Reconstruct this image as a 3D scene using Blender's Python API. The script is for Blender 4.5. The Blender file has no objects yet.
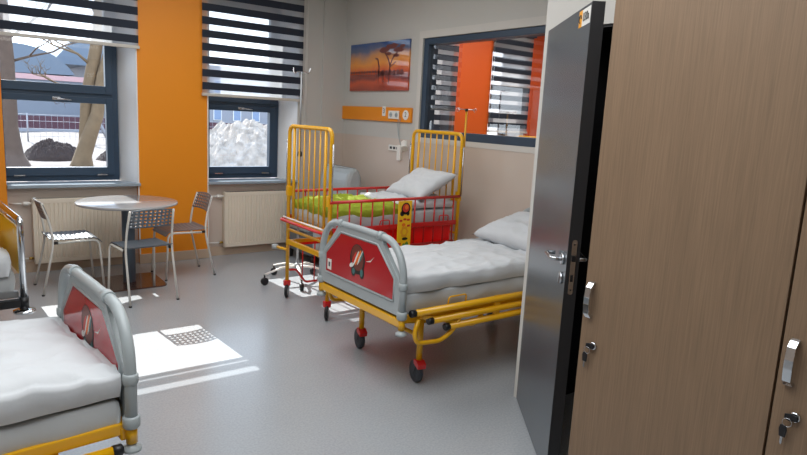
import bpy, bmesh, math, random
from mathutils import Vector, Matrix, noise
random.seed(4)
PI = math.pi
C = bpy.context.scene.collection
V = Vector

# ------------------------------------------------------------------ materials
def lin(c):
    return tuple(((v/255)/12.92 if v/255 <= .04045 else ((v/255+.055)/1.055)**2.4) for v in c)+(1,)

def mat(name, rgb, rough=.5, metal=0, bump=0, bscale=40, vary=0, vscale=8, coat=0, spec=None, stretch=None, trans=0):
    m = bpy.data.materials.new(name); m.use_nodes = True
    nt = m.node_tree; b = nt.nodes['Principled BSDF']
    b.inputs['Roughness'].default_value = rough
    b.inputs['Metallic'].default_value = metal
    b.inputs['Coat Weight'].default_value = coat
    b.inputs['Transmission Weight'].default_value = trans
    if spec is not None: b.inputs['Specular IOR Level'].default_value = spec
    c = lin(rgb)
    tc = nt.nodes.new('ShaderNodeTexCoord'); mp = nt.nodes.new('ShaderNodeMapping')
    nt.links.new(tc.outputs['Object'], mp.inputs[0])
    if stretch: mp.inputs['Scale'].default_value = stretch
    n = nt.nodes.new('ShaderNodeTexNoise'); n.inputs['Scale'].default_value = vscale; n.inputs['Detail'].default_value = 4
    nt.links.new(mp.outputs[0], n.inputs['Vector'])
    mx = nt.nodes.new('ShaderNodeMixRGB'); mx.blend_type = 'MIX'
    k = vary if vary else .03
    mx.inputs[1].default_value = tuple(v*(1-k) for v in c[:3])+(1,)
    mx.inputs[2].default_value = tuple(min(1, v*(1+k)) for v in c[:3])+(1,)
    nt.links.new(n.outputs['Fac'], mx.inputs[0]); nt.links.new(mx.outputs[0], b.inputs['Base Color'])
    if bump:
        n2 = nt.nodes.new('ShaderNodeTexNoise'); n2.inputs['Scale'].default_value = bscale; n2.inputs['Detail'].default_value = 5
        nt.links.new(mp.outputs[0], n2.inputs['Vector'])
        bp = nt.nodes.new('ShaderNodeBump'); bp.inputs['Strength'].default_value = bump; bp.inputs['Distance'].default_value = .01
        nt.links.new(n2.outputs['Fac'], bp.inputs['Height']); nt.links.new(bp.outputs[0], b.inputs['Normal'])
    return m

def wall_mat(name, hi, lo, zc):
    m = mat(name, hi, .55, vary=.03, vscale=2)
    nt = m.node_tree; b = nt.nodes['Principled BSDF']
    g = nt.nodes.new('ShaderNodeNewGeometry'); s = nt.nodes.new('ShaderNodeSeparateXYZ')
    nt.links.new(g.outputs['Position'], s.inputs[0])
    lt = nt.nodes.new('ShaderNodeMath'); lt.operation = 'LESS_THAN'; lt.inputs[1].default_value = zc
    nt.links.new(s.outputs['Z'], lt.inputs[0])
    mx = nt.nodes.new('ShaderNodeMixRGB')
    src = b.inputs['Base Color'].links[0].from_socket
    nt.links.new(lt.outputs[0], mx.inputs[0]); nt.links.new(src, mx.inputs[1]); mx.inputs[2].default_value = lin(lo)
    nt.links.new(mx.outputs[0], b.inputs['Base Color'])
    r = nt.nodes.new('ShaderNodeMapRange'); r.inputs[3].default_value = .6; r.inputs[4].default_value = .35
    nt.links.new(lt.outputs[0], r.inputs[0]); nt.links.new(r.outputs[0], b.inputs['Roughness'])
    return m

def glass_mat(name, tint, refl):
    m = bpy.data.materials.new(name); m.use_nodes = True; nt = m.node_tree
    nt.nodes.remove(nt.nodes['Principled BSDF'])
    t = nt.nodes.new('ShaderNodeBsdfTransparent'); t.inputs[0].default_value = lin(tint)
    g = nt.nodes.new('ShaderNodeBsdfGlossy'); g.inputs['Roughness'].default_value = .0
    lw = nt.nodes.new('ShaderNodeLayerWeight')
    f = nt.nodes.new('ShaderNodeMath'); f.operation = 'POWER'; f.inputs[1].default_value = 5; nt.links.new(lw.outputs['Facing'], f.inputs[0])
    mul = nt.nodes.new('ShaderNodeMath'); mul.operation = 'MULTIPLY_ADD'; mul.inputs[1].default_value = .9; mul.inputs[2].default_value = .05+refl
    mx = nt.nodes.new('ShaderNodeMixShader')
    nt.links.new(f.outputs[0], mul.inputs[0]); nt.links.new(mul.outputs[0], mx.inputs[0])
    nt.links.new(t.outputs[0], mx.inputs[1]); nt.links.new(g.outputs[0], mx.inputs[2])
    nt.links.new(mx.outputs[0], nt.nodes['Material Output'].inputs[0])
    return m

def sheer_mat():
    m = bpy.data.materials.new('sheer_gauze'); m.use_nodes = True; nt = m.node_tree
    nt.nodes.remove(nt.nodes['Principled BSDF'])
    t = nt.nodes.new('ShaderNodeBsdfTransparent'); t.inputs[0].default_value = (.95, .97, 1, 1)
    d = nt.nodes.new('ShaderNodeBsdfTranslucent'); d.inputs[0].default_value = (.8, .82, .85, 1)
    e = nt.nodes.new('ShaderNodeBsdfDiffuse'); e.inputs[0].default_value = (.55, .56, .58, 1)
    wv = nt.nodes.new('ShaderNodeTexNoise'); wv.inputs['Scale'].default_value = 900
    a = nt.nodes.new('ShaderNodeMixShader'); b = nt.nodes.new('ShaderNodeMixShader')
    a.inputs[0].default_value = .5
    nt.links.new(d.outputs[0], a.inputs[1]); nt.links.new(e.outputs[0], a.inputs[2])
    r = nt.nodes.new('ShaderNodeMapRange'); r.inputs[3].default_value = .35; r.inputs[4].default_value = .55
    nt.links.new(wv.outputs['Fac'], r.inputs[0]); nt.links.new(r.outputs[0], b.inputs[0])
    nt.links.new(t.outputs[0], b.inputs[1]); nt.links.new(a.outputs[0], b.inputs[2])
    nt.links.new(b.outputs[0], nt.nodes['Material Output'].inputs[0])
    return m

def floor_mat():
    m = mat('speckled_vinyl', (164, 168, 172), .22, vary=.04, vscale=3)
    nt = m.node_tree; b = nt.nodes['Principled BSDF']
    v = nt.nodes.new('ShaderNodeTexNoise'); v.inputs['Scale'].default_value = 90; v.inputs['Detail'].default_value = 3
    g = nt.nodes.new('ShaderNodeNewGeometry'); nt.links.new(g.outputs['Position'], v.inputs['Vector'])
    r = nt.nodes.new('ShaderNodeMapRange'); r.inputs[1].default_value = .35; r.inputs[2].default_value = .65; r.inputs[3].default_value = .92; r.inputs[4].default_value = 1.06
    nt.links.new(v.outputs['Fac'], r.inputs[0])
    mx = nt.nodes.new('ShaderNodeMixRGB'); mx.blend_type = 'MULTIPLY'; mx.inputs[0].default_value = 1
    src = b.inputs['Base Color'].links[0].from_socket
    nt.links.new(src, mx.inputs[1]); nt.links.new(r.outputs[0], mx.inputs[2]); nt.links.new(mx.outputs[0], b.inputs['Base Color'])
    return m

def wood_mat():
    m = mat('ash_laminate', (134, 110, 87), .45, vary=.14, vscale=3, stretch=(9, 9, .35))
    nt = m.node_tree; b = nt.nodes['Principled BSDF']
    tc = nt.nodes.new('ShaderNodeTexCoord'); mp = nt.nodes.new('ShaderNodeMapping'); mp.inputs['Scale'].default_value = (60, 60, 1.6)
    nt.links.new(tc.outputs['Object'], mp.inputs[0])
    n = nt.nodes.new('ShaderNodeTexNoise'); n.inputs['Scale'].default_value = 3.5; n.inputs['Detail'].default_value = 6; n.inputs['Distortion'].default_value = .3
    nt.links.new(mp.outputs[0], n.inputs['Vector'])
    r = nt.nodes.new('ShaderNodeMapRange'); r.inputs[1].default_value = .3; r.inputs[2].default_value = .7; r.inputs[3].default_value = .84; r.inputs[4].default_value = 1.1
    nt.links.new(n.outputs['Fac'], r.inputs[0])
    mx = nt.nodes.new('ShaderNodeMixRGB'); mx.blend_type = 'MULTIPLY'; mx.inputs[0].default_value = 1
    src = b.inputs['Base Color'].links[0].from_socket
    nt.links.new(src, mx.inputs[1]); nt.links.new(r.outputs[0], mx.inputs[2]); nt.links.new(mx.outputs[0], b.inputs['Base Color'])
    return m

def sunset_mat(z0, z1):
    m = mat('sunset_print', (220, 120, 40), .25, coat=1)
    nt = m.node_tree; b = nt.nodes['Principled BSDF']
    g = nt.nodes.new('ShaderNodeNewGeometry'); s = nt.nodes.new('ShaderNodeSeparateXYZ')
    nt.links.new(g.outputs['Position'], s.inputs[0])
    n = nt.nodes.new('ShaderNodeTexNoise'); n.inputs['Scale'].default_value = 3; n.inputs['Detail'].default_value = 5
    nt.links.new(g.outputs['Position'], n.inputs['Vector'])
    ad = nt.nodes.new('ShaderNodeMath'); ad.operation = 'MULTIPLY_ADD'; ad.inputs[1].default_value = .22
    nt.links.new(n.outputs['Fac'], ad.inputs[0]); nt.links.new(s.outputs['Z'], ad.inputs[2])
    r = nt.nodes.new('ShaderNodeMapRange'); r.inputs[1].default_value = z0+.11; r.inputs[2].default_value = z1+.11
    nt.links.new(ad.outputs[0], r.inputs[0])
    cr = nt.nodes.new('ShaderNodeValToRGB'); e = cr.color_ramp.elements
    stops = [(0, (150, 52, 18)), (.18, (205, 75, 20)), (.28, (120, 40, 30)), (.36, (160, 60, 35)), (.42, (215, 90, 30)), (.58, (238, 150, 50)), (.72, (205, 140, 85)), (.85, (90, 100, 130)), (1, (40, 75, 135))]
    e[0].position = 0; e[0].color = lin(stops[0][1]); e[1].position = 1; e[1].color = lin(stops[-1][1])
    for p, c in stops[1:-1]:
        q = e.new(p); q.color = lin(c)
    nt.links.new(r.outputs[0], cr.inputs[0]); nt.links.new(cr.outputs[0], b.inputs['Base Color'])
    return m

M = dict(
 wall=wall_mat('wall_paint', (194, 193, 188), (200, 186, 174), 1.385),
 wall_plain=mat('plain_paint', (205, 202, 196), .6), white=mat('reveal_paint', (242, 244, 246), .6),
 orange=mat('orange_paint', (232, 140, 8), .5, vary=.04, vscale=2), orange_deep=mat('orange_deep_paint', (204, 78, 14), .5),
 beige=mat('baseboard_vinyl', (192, 170, 148), .45), ceiling=mat('ceiling_paint', (232, 230, 226), .8),
 floor=floor_mat(), niche=mat('niche_paint', (196, 186, 176), .6), dark_room=mat('unlit_room_paint', (26, 26, 30), .8),  # dark_room: lack of light in the bathroom painted in as near-black
 frame=mat('anthracite_frame', (46, 66, 86), .4), sill=mat('sill_stone', (150, 162, 172), .22, vary=.1, vscale=30),
 glass=glass_mat('clear_glass', (246, 250, 252), 0), obs_glass=glass_mat('tinted_glass', (215, 208, 204), .10),
 blind=mat('blind_dark_fabric', (30, 38, 52), .8, bump=.1, bscale=400), sheer=sheer_mat(), alu=mat('blind_bar', (196, 190, 180), .4),
 grey_plastic=mat('grey_plastic', (164, 172, 174), .32, vary=.03), red_panel=mat('red_panel', (176, 12, 26), .16, coat=.15),
 yellow=mat('yellow_enamel', (232, 172, 8), .3, coat=.3), red=mat('red_enamel', (205, 26, 24), .3, coat=.3),
 red_glow=mat('red_tray_plastic', (255, 14, 20), .35, coat=.2), rubber=mat('grey_rubber', (58, 62, 68), .6), black=mat('black_plastic', (20, 21, 25), .4),
 steel=mat('steel', (190, 192, 195), .25, metal=1), chrome=mat('chrome', (215, 218, 222), .08, metal=1), pole=mat('painted_pole', (150, 152, 154), .35, metal=.5),
 linen=mat('white_linen', (202, 205, 208), .85, bump=.35, bscale=9, vary=.03), linen2=mat('grey_white_linen', (188, 192, 194), .85, bump=.3, bscale=7, vary=.03),
 lime=mat('lime_fleece', (146, 160, 36), .9, bump=.5, bscale=60, vary=.08), wood=wood_mat(), dark_gap=mat('dark_board_edge', (60, 46, 38), .6),
 table=mat('table_laminate', (166, 165, 165), .16, coat=.3), table_base=mat('brown_base_plate', (88, 62, 54), .25, coat=.3), table_pole=mat('table_pole', (80, 92, 104), .35, metal=.3),
 chair=mat('grey_chair_plastic', (96, 104, 112), .4), chair_warm=mat('warm_grey_chair_plastic', (112, 104, 104), .45), chair_leg=mat('white_chair_tube', (214, 212, 206), .35),
 rad=mat('radiator_enamel', (226, 214, 196), .35), brass=mat('brass', (180, 150, 80), .3, metal=1), leather=mat('blue_grey_vinyl', (168, 176, 178), .4),
 leather_dark=mat('dark_grey_vinyl', (96, 100, 104), .5), leaf=mat('door_laminate', (118, 124, 130), .26, metal=.6, vary=.05, vscale=5, stretch=(1, 1, .15)),
 black_edge=mat('black_door_edge', (34, 35, 38), .5), white_plastic=mat('white_plastic', (232, 230, 224), .4), print_orange=mat('orange_print', (240, 165, 40), .4),
 ink=mat('black_ink', (16, 16, 18), .5), yellow_board=mat('yellow_board', (250, 198, 30), .3), ink_red=mat('red_ink', (205, 50, 35), .4),
 ink_orange=mat('orange_ink', (240, 120, 30), .4), ink_green=mat('green_ink', (90, 140, 50), .4), ink_brown=mat('brown_ink', (110, 50, 40), .4), ink_teal=mat('teal_ink', (70, 120, 120), .4), ink_white=mat('white_ink', (235, 235, 230), .3),
 bark=mat('bark', (92, 76, 66), .9, bump=.8, bscale=12, vary=.35, vscale=5), bark_moss=mat('mossy_bark', (118, 98, 74), .9, bump=.8, bscale=12, vary=.3, vscale=4),
 snow=mat('pale_ground', (112, 103, 97), .9, bump=.8, bscale=3, vary=.45, vscale=2.2), dirt=mat('dark_dirt', (62, 50, 46), .95, bump=1, bscale=14, vary=.45, vscale=5),
 rubble=mat('pale_rubble', (172, 160, 148), .95, bump=1, bscale=7, vary=.8, vscale=4.5),
 bld=mat('pale_render', (150, 152, 160), .9), bld2=mat('grey_render', (128, 134, 144), .9), maroon=mat('maroon_fence', (84, 54, 64), .8), roof=mat('slate_roof', (112, 124, 138), .8), pinkroof=mat('pink_roof_edge', (205, 165, 165), .8),
 wire=mat('fence_wire', (150, 150, 155), .6), pane_far=mat('far_window', (130, 150, 180), .3),
)

# ------------------------------------------------------------------ mesh helpers
class B:
    def __init__(s): s.bm = bmesh.new()
    def face(s, vs, m=0, sm=False):
        try: f = s.bm.faces.new(vs)
        except ValueError: return
        f.material_index = m; f.smooth = sm
    def box(s, x0, x1, y0, y1, z0, z1, m=0, bev=0):
        vs = [s.bm.verts.new((x, y, z)) for x in (x0, x1) for y in (y0, y1) for z in (z0, z1)]
        fs = []
        for q in ((0,1,3,2),(4,6,7,5),(0,4,5,1),(2,3,7,6),(0,2,6,4),(1,5,7,3)):
            f = s.bm.faces.new([vs[i] for i in q]); f.material_index = m; fs.append(f)
        if bev:
            ed = list({e for f in fs for e in f.edges})
            bmesh.ops.bevel(s.bm, geom=ed, offset=bev, segments=2, affect='EDGES', profile=.5)
        return s
    def tube(s, pts, r, n=10, closed=False, m=0, cap=True, flat=1):
        pts = [V(p) for p in pts]; N = len(pts)
        rs = r if isinstance(r, (list, tuple)) else [r]*N
        rings = []; up = None
        for i, p in enumerate(pts):
            a = pts[(i-1) % N] if (closed or i) else p
            b = pts[(i+1) % N] if (closed or i < N-1) else p
            t = (b-a).normalized()
            if up is None:
                up = t.cross(V((0, 0, 1)))
                if up.length < .1: up = t.cross(V((0, 1, 0)))
                up.normalize()
            else:
                up = (up - t*up.dot(t)).normalized()
            w = t.cross(up)
            rings.append([s.bm.verts.new(p+up*math.cos(2*PI*k/n)*rs[i]+w*math.sin(2*PI*k/n)*rs[i]*flat) for k in range(n)])
        for i in range(N if closed else N-1):
            A, Bq = rings[i], rings[(i+1) % N]
            for k in range(n): s.face([A[k], A[(k+1) % n], Bq[(k+1) % n], Bq[k]], m, True)
        if cap and not closed:
            s.face(rings[0][::-1], m); s.face(rings[-1], m)
        return s
    def lathe(s, prof, o=(0,0,0), axis=(0,0,1), n=24, m=0):
        ax = V(axis).normalized(); a = ax.cross(V((0,0,1)))
        if a.length < .1: a = V((1,0,0))
        a.normalize(); b = ax.cross(a); o = V(o); rings = []
        for r, h in prof:
            rings.append([s.bm.verts.new(o+ax*h+(a*math.cos(2*PI*k/n)+b*math.sin(2*PI*k/n))*max(r, 1e-4)) for k in range(n)])
        for A, Q in zip(rings, rings[1:]):
            for k in range(n): s.face([A[k], A[(k+1) % n], Q[(k+1) % n], Q[k]], m, True)
        s.face(rings[0][::-1], m); s.face(rings[-1], m)
        return s
    def prism(s, poly, f, t0, t1, m=0, bev=0):
        a = [s.bm.verts.new(f(u, v, t0)) for u, v in poly]; b = [s.bm.verts.new(f(u, v, t1)) for u, v in poly]
        n = len(poly); fs = [s.bm.faces.new(a[::-1]), s.bm.faces.new(b)]
        for k in range(n): fs.append(s.bm.faces.new([a[k], a[(k+1) % n], b[(k+1) % n], b[k]]))
        for q in fs: q.material_index = m
        if bev:
            ed = list({e for q in fs for e in q.edges})
            bmesh.ops.bevel(s.bm, geom=ed, offset=bev, segments=2, affect='EDGES', profile=.5)
        return s
    def build(s, name, mats, parent=None, loc=None, rot=None, mod=None):
        bmesh.ops.recalc_face_normals(s.bm, faces=s.bm.faces)
        me = bpy.data.meshes.new(name); s.bm.to_mesh(me); s.bm.free()
        for m in (mats if isinstance(mats, (list, tuple)) else [mats]): me.materials.append(m)
        o = bpy.data.objects.new(name, me); C.objects.link(o)
        if parent: o.parent = parent
        if loc: o.location = loc
        if rot: o.rotation_euler = rot
        return o

def split(o):
    """give every loose piece of a mesh object its own object"""
    src = bmesh.new(); src.from_mesh(o.data); src.verts.ensure_lookup_table(); seen = set(); isl = []
    for v in src.verts:
        if v.index in seen: continue
        st = [v]; comp = set()
        while st:
            q = st.pop()
            if q.index in comp: continue
            comp.add(q.index)
            for e in q.link_edges: st.append(e.other_vert(q))
        seen |= comp; isl.append(comp)
    if len(isl) > 1:
        base = o.name.split('.')[0]
        for comp in isl:
            nb = bmesh.new(); mp = {}
            for i in sorted(comp): mp[i] = nb.verts.new(src.verts[i].co)
            for f in src.faces:
                if f.verts[0].index in comp:
                    nf = nb.faces.new([mp[v.index] for v in f.verts]); nf.material_index = f.material_index; nf.smooth = f.smooth
            me = bpy.data.meshes.new(base); nb.to_mesh(me); nb.free()
            for m in o.data.materials: me.materials.append(m)
            n = bpy.data.objects.new(base, me); C.objects.link(n); n.parent = o.parent; n.matrix_local = o.matrix_local.copy()
        bpy.data.objects.remove(o)
    src.free()

def bend(pts, rad=.04, n=5):
    """round the corners of a polyline"""
    pts = [V(p) for p in pts]; out = [pts[0]]
    for a, p, b in zip(pts, pts[1:], pts[2:]):
        d1 = (a-p); d2 = (b-p); r = min(rad, d1.length*.49, d2.length*.49)
        q1 = p+d1.normalized()*r; q2 = p+d2.normalized()*r
        for k in range(n+1):
            t = k/n; out.append(q1*(1-t)**2+p*2*t*(1-t)+q2*t*t)
    out.append(pts[-1]); return out

def tag(o, label=None, cat=None, group=None, kind=None):
    if label: o['label'] = label
    if cat: o['category'] = cat
    if group: o['group'] = group
    if kind: o['kind'] = kind
    return o
def thing(name, label, cat, loc=(0,0,0), rz=0, group=None):
    o = bpy.data.objects.new(name, None); C.objects.link(o); o.location = loc; o.rotation_euler = (0, 0, rz)
    return tag(o, label, cat, group)
def struct(o): o['kind'] = 'structure'; return o
def copy_tree(o, parent=None, **kw):
    c = o.copy(); C.objects.link(c); c.parent = parent
    for ch in list(o.children): copy_tree(ch, c)
    return c

def cloth(b, x0, x1, y0, y1, zt, zb, nx=60, ny=40, amp=.02, sc=3, seed=0, m=0, hump=None, sag=.0, rag=0):
    """a soft layer: heightfield top with hanging sides"""
    dz = zt-zb; Lx = (x1-x0)+2*dz; Ly = (y1-y0)+2*dz
    def prm(t, L, a, c):
        d = t*L
        if d < dz: return a, dz-d, -1
        if d > L-dz: return c, d-(L-dz), 1
        return a+(d-dz), 0, 0
    grid = []
    for i in range(nx+1):
        row = []
        for j in range(ny+1):
            x, dx, sx = prm(i/nx, Lx, x0, x1); y, dy, sy = prm(j/ny, Ly, y0, y1)
            drop = min(dz, max(dx, dy))
            p = V((x*sc, y*sc, seed))
            w = noise.noise(p)*.6 + (1-abs(noise.noise(p*1.9+V((5, 2, 0)))))**3*.7 + noise.noise(p*4.3)*.10-.35
            w += ((1-abs(noise.noise(V((x*sc*.5+y*sc*.5, y*sc*1.9-x*sc*.7, seed+7)))))**4-.45)*.5
            z = zt-drop
            if drop < dz*.98: z += w*amp*(1-.5*drop/dz)
            # round the shoulders
            ex = min(x-x0, x1-x); ey = min(y-y0, y1-y); e = min(ex, ey)
            if drop == 0: z -= max(0, (.05-e)/.05)**2*.03*min(1, dz/.08)
            if hump: z += hump(x, y)*(1-drop/dz)
            wob = noise.noise(V((x*7, y*7, z*5+seed)))*.012+ .012*math.sin(PI*drop/dz)
            if drop:
                if dx >= dy: x += sx*(wob+rag*noise.noise(V((y*5, seed, 1))))
                if dy >= dx: y += sy*(wob+rag*noise.noise(V((x*5, seed, 2))))
            row.append(b.bm.verts.new((x, y, z)))
        grid.append(row)
    for i in range(nx):
        for j in range(ny): b.face([grid[i][j], grid[i+1][j], grid[i+1][j+1], grid[i][j+1]], m, True)
    return b

def pillow(b, a, c, h, seed=0, m=0, n=30, pinch=.12):
    for sgn in (1, -1):
        g = []
        for i in range(n+1):
            row = []
            for j in range(n+1):
                u, v = 2*i/n-1, 2*j/n-1
                t = max(0, (1-u**4))**.5*max(0, (1-v**4))**.5
                x = a*u*(1-pinch*(1-v*v)*(abs(u)**2)); y = c*v*(1-pinch*(1-u*u)*(abs(v)**2))
                w = noise.noise(V((u*2.2, v*2.2, seed)))*.2+(1-abs(noise.noise(V((u*3, v*3, seed+4)))))**3*.22
                row.append(b.bm.verts.new((x, y, sgn*h*t*(.85+w))))
            g.append(row)
        for i in range(n):
            for j in range(n): b.face([g[i][j], g[i+1][j], g[i+1][j+1], g[i][j+1]], m, True)
    bmesh.ops.remove_doubles(b.bm, verts=b.bm.verts, dist=.0004)
    return b

# ------------------------------------------------------------------ room shell
X0 = 3.95; YW = 6.55; ZC = 3.05
struct(B().box(-2.7, 8.2, -1.7, 7.0, -.12, 0).build('floor', M['floor']))
struct(B().box(-2.7, 8.2, -1.7, 7.0, ZC, ZC+.15).build('ceiling', M['ceiling']))

def wall_with_holes(b, x0, x1, z0, z1, ya, yb, holes, mfun):
    xs = sorted({x0, x1, *[h[0] for h in holes], *[h[1] for h in holes]}); zs = sorted({z0, z1, *[h[2] for h in holes], *[h[3] for h in holes]})
    for a, c in zip(xs, xs[1:]):
        runs = []
        for d, e in zip(zs, zs[1:]):
            mx, mz = (a+c)/2, (d+e)/2
            if any(h[0] < mx < h[1] and h[2] < mz < h[3] for h in holes): continue
            if runs and runs[-1][1] == d: runs[-1][1] = e
            else: runs.append([d, e])
        for d, e in runs: b.box(a, c, ya, yb, d, e, mfun((a+c)/2))
NI = [(.49, 1.61), (2.31, 3.35)]          # this room's two window niches
NJ = [(4.55, 5.64), (6.36, 7.12)]         # the next room's
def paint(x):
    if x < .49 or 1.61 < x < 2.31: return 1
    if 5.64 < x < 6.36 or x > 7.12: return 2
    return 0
b = B()
allN = NI+NJ
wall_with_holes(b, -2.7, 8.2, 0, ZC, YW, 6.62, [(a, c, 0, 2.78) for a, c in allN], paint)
wall_with_holes(b, -2.7, 8.2, 0, ZC, 6.62, 7.0, [(a, c, .80, 2.78) for a, c in allN], lambda x: 0)
for a, c in allN:
    for (p, q, s) in ((c, c-.12, 1), (a, a-.0, -1)):
        if s == 1: b.prism([(p+.002, YW+.003), (q, 6.87), (q, 7.0), (p+.002, 7.0)], lambda u, v, t: V((u, v, t)), .80, 2.78, 3)
b.box(X0-.30, X0+.0, YW-.02, YW, 0, ZC, 0)  # shallow riser casing in the corner
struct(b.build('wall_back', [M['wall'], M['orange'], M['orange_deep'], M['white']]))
# corner beads of the orange pier
b = B()
for x in (1.603, 2.303): b.box(x, x+.012, YW-.003, YW, .1, 2.78)
struct(b.build('trim_1', M['white_plastic']))
# baseboard
b = B()
b.box(1.60, 2.32, YW-.012, YW, 0, .1, bev=.004)
b.box(.49, 1.61, 6.61, 6.62, 0, .1); b.box(2.31, 3.35, 6.61, 6.62, 0, .1); b.box(3.35, X0, YW-.032, YW, 0, .1); b.box(-2.6, .49, YW-.012, YW, 0, .1)
struct(b.build('baseboard_back', M['beige']))
# right wall with observation window
b = B()
def right_wall(holes):
    ys = sorted({2.37, 7.0, *[h[0] for h in holes], *[h[1] for h in holes]}); zs = sorted({0, ZC, *[h[2] for h in holes], *[h[3] for h in holes]})
    for a, c in zip(ys, ys[1:]):
        for d, e in zip(zs, zs[1:]):
            if any(h[0] < (a+c)/2 < h[1] and h[2] < (d+e)/2 < h[3] for h in holes): continue
            b.box(X0, X0+.14, a, c, d, e)
WY0, WY1, WZ0, WZ1 = 3.45, 5.06, 1.42, 2.39
right_wall([(WY0, WY1, WZ0, WZ1)])
struct(b.build('wall_right', M['wall']))
struct(B().box(X0-.012, X0, 2.4, YW-.03, 0, .1, bev=.004).build('baseboard_right', M['beige']))
struct(B().box(-2.75, -2.6, -1.7, YW, 0, ZC).build('wall_left', M['wall']))
struct(B().box(-2.7, 8.2, -1.8, -1.65, 0, ZC).build('wall_front', M['wall']))
struct(B().box(8.0, 8.15, -1.7, YW, 0, ZC).build('wall_far_right', M['wall_plain']))
# bathroom block with its doorway
b = B()
b.box(2.68, 2.80, 2.34, 2.37, 0, ZC); b.box(2.68, 2.80, 1.47, 2.34, 2.108, ZC); b.box(2.68, 2.80, -1.65, 1.47, 0, ZC)
b.box(2.80, 8.0, 2.25, 2.37, 0, ZC)
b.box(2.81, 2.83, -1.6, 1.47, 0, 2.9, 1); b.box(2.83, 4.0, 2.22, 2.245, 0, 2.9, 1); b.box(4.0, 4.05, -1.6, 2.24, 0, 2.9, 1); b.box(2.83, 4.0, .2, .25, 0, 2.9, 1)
struct(b.build('wall_bathroom', [M['wall_plain'], M['dark_room']]))
b = B()
b.box(2.665, 2.82, 1.44, 1.49, 0, 2.107); b.box(2.69, 2.82, 1.49, 2.32, 2.095, 2.107); b.box(2.70, 2.82, 2.32, 2.339, 0, 2.107)
struct(b.build('trim_2', M['black_edge']))

# ------------------------------------------------------------------ windows
def window(n, x0, x1):
    y0, y1 = 6.80, 6.87
    r = struct(thing_empty('window_%d' % n, (0, 0, 0)))
    b = B()
    for (a, c, d, e) in ((x0+.05, x1-.05, .835, .885), (x0+.05, x1-.05, 2.70, 2.76), (x0, x0+.05, .835, 2.76), (x1-.05, x1, .835, 2.76), (x0+.05, x1-.05, 1.645, 1.68)):
        b.box(a, c, y0+.01, y1, d, e)
    b.build('window_frame', M['frame'], r)
    for d, e in ((.885, 1.647), (1.678, 2.70)):
        s = B(); w = .062
        A, Z = x0+.05, x1-.05
        for q in ((A+w, Z-w, d, d+w+.02), (A+w, Z-w, e-w, e), (A, A+w+.002, d, e), (Z-w-.002, Z, d, e)):
            s.box(q[0]+.001, q[1]-.001, y0-.012, y1-.01, q[2]+.001, q[3]-.001, bev=.004)
        so = s.build('sash', M['frame'], r)
        gp = B(); gp.face([gp.bm.verts.new(p) for p in ((A+w-.005, y0+.028, d+w+.01), (Z-w+.005, y0+.028, d+w+.01), (Z-w+.005, y0+.028, e-w+.005), (A+w-.005, y0+.028, e-w+.005))])
        gp.build('pane', M['glass'], so)
        h = B(); xm = (x0+x1)/2; zz = e-.03
        if d < 1:
            h.box(xm-.035, xm+.035, y0-.022, y0-.012, zz-.014, zz+.014, bev=.003)
            h.tube(bend([(xm, y0-.02, zz), (xm, y0-.05, zz), (xm+.12, y0-.05, zz-.005)], .01), .008)
            h.build('handle', M['steel'], so)
            g = B()
            for hx in (A+.12, Z-.16): g.box(hx, hx+.09, y0-.02, y0-.01, d+.002, d+.014)
            split(g.build('hinge', M['steel'], so))
    return r
def thing_empty(name, loc):
    o = bpy.data.objects.new(name, None); C.objects.link(o); o.location = loc; return o
window(1, .40, 1.49); window(2, 2.30, 3.23); window(3, 4.50, 5.52); window(4, 6.30, 7.0)
for i, (a, c) in enumerate(allN):
    o = B().box(a+.002, c+.015 if i < 2 else c, 6.525, 6.80, .80, .83, bev=.004).build('trim_%d' % (i+3), M['sill']); struct(o)

def blind(label, x0, x1, zbot, ztop, y, dark0, chain=False):
    r = thing('roller_blind', label, 'blind', ((x0+x1)/2, y, ztop), group='day and night roller blinds')
    w = (x1-x0)/2; f = B(); z = zbot-ztop+.03; P = .130; D = .074
    k = 0; cur = z; isdark = False; first = True
    while cur < -.001:
        h = (D if isdark else P-D)
        if first: h = dark0; first = False
        e = min(0, cur+h)
        vs = [f.bm.verts.new(p) for p in ((-w, 0, cur), (w, 0, cur), (w, 0, e), (-w, 0, e))]
        f.face(vs, 1 if isdark else 0)
        cur = e; isdark = not isdark
    f.build('fabric', [M['sheer'], M['blind']], r)
    B().box(-w-.005, w+.008, -.014, .012, zbot-ztop, zbot-ztop+.03, bev=.005).build('bottom_bar', M['alu'], r)
    B().box(-w-.01, w+.012, -.05, .02, 0, .07, bev=.01).build('cassette', M['frame'], r)
    c = B()
    if chain: c.tube([(w+.03, -.01, 0), (w+.03, -.01, -1.55)], .0025, 6)
    if chain: c.tube([(w+.045, -.01, 0), (w+.045, -.01, -1.55)], .0025, 6)
    if chain: split(c.build('pull_chain', M['white_plastic'], r))
    return r
blind('striped dark and sheer roller blind over the window above the round table', .44, 1.625, 2.125, 2.85, 6.515, .022)
blind('striped dark and sheer roller blind hanging lower, left of the savanna picture', 2.24, 3.385, 1.725, 2.85, 6.515, .035, True)
blind('striped blind seen through the observation window, left of the orange column', 4.5, 5.70, 1.40, 2.85, 6.515, .04)
blind('striped blind seen through the observation window, right of the orange column', 6.33, 7.14, 1.47, 2.85, 6.515, .04)

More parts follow.
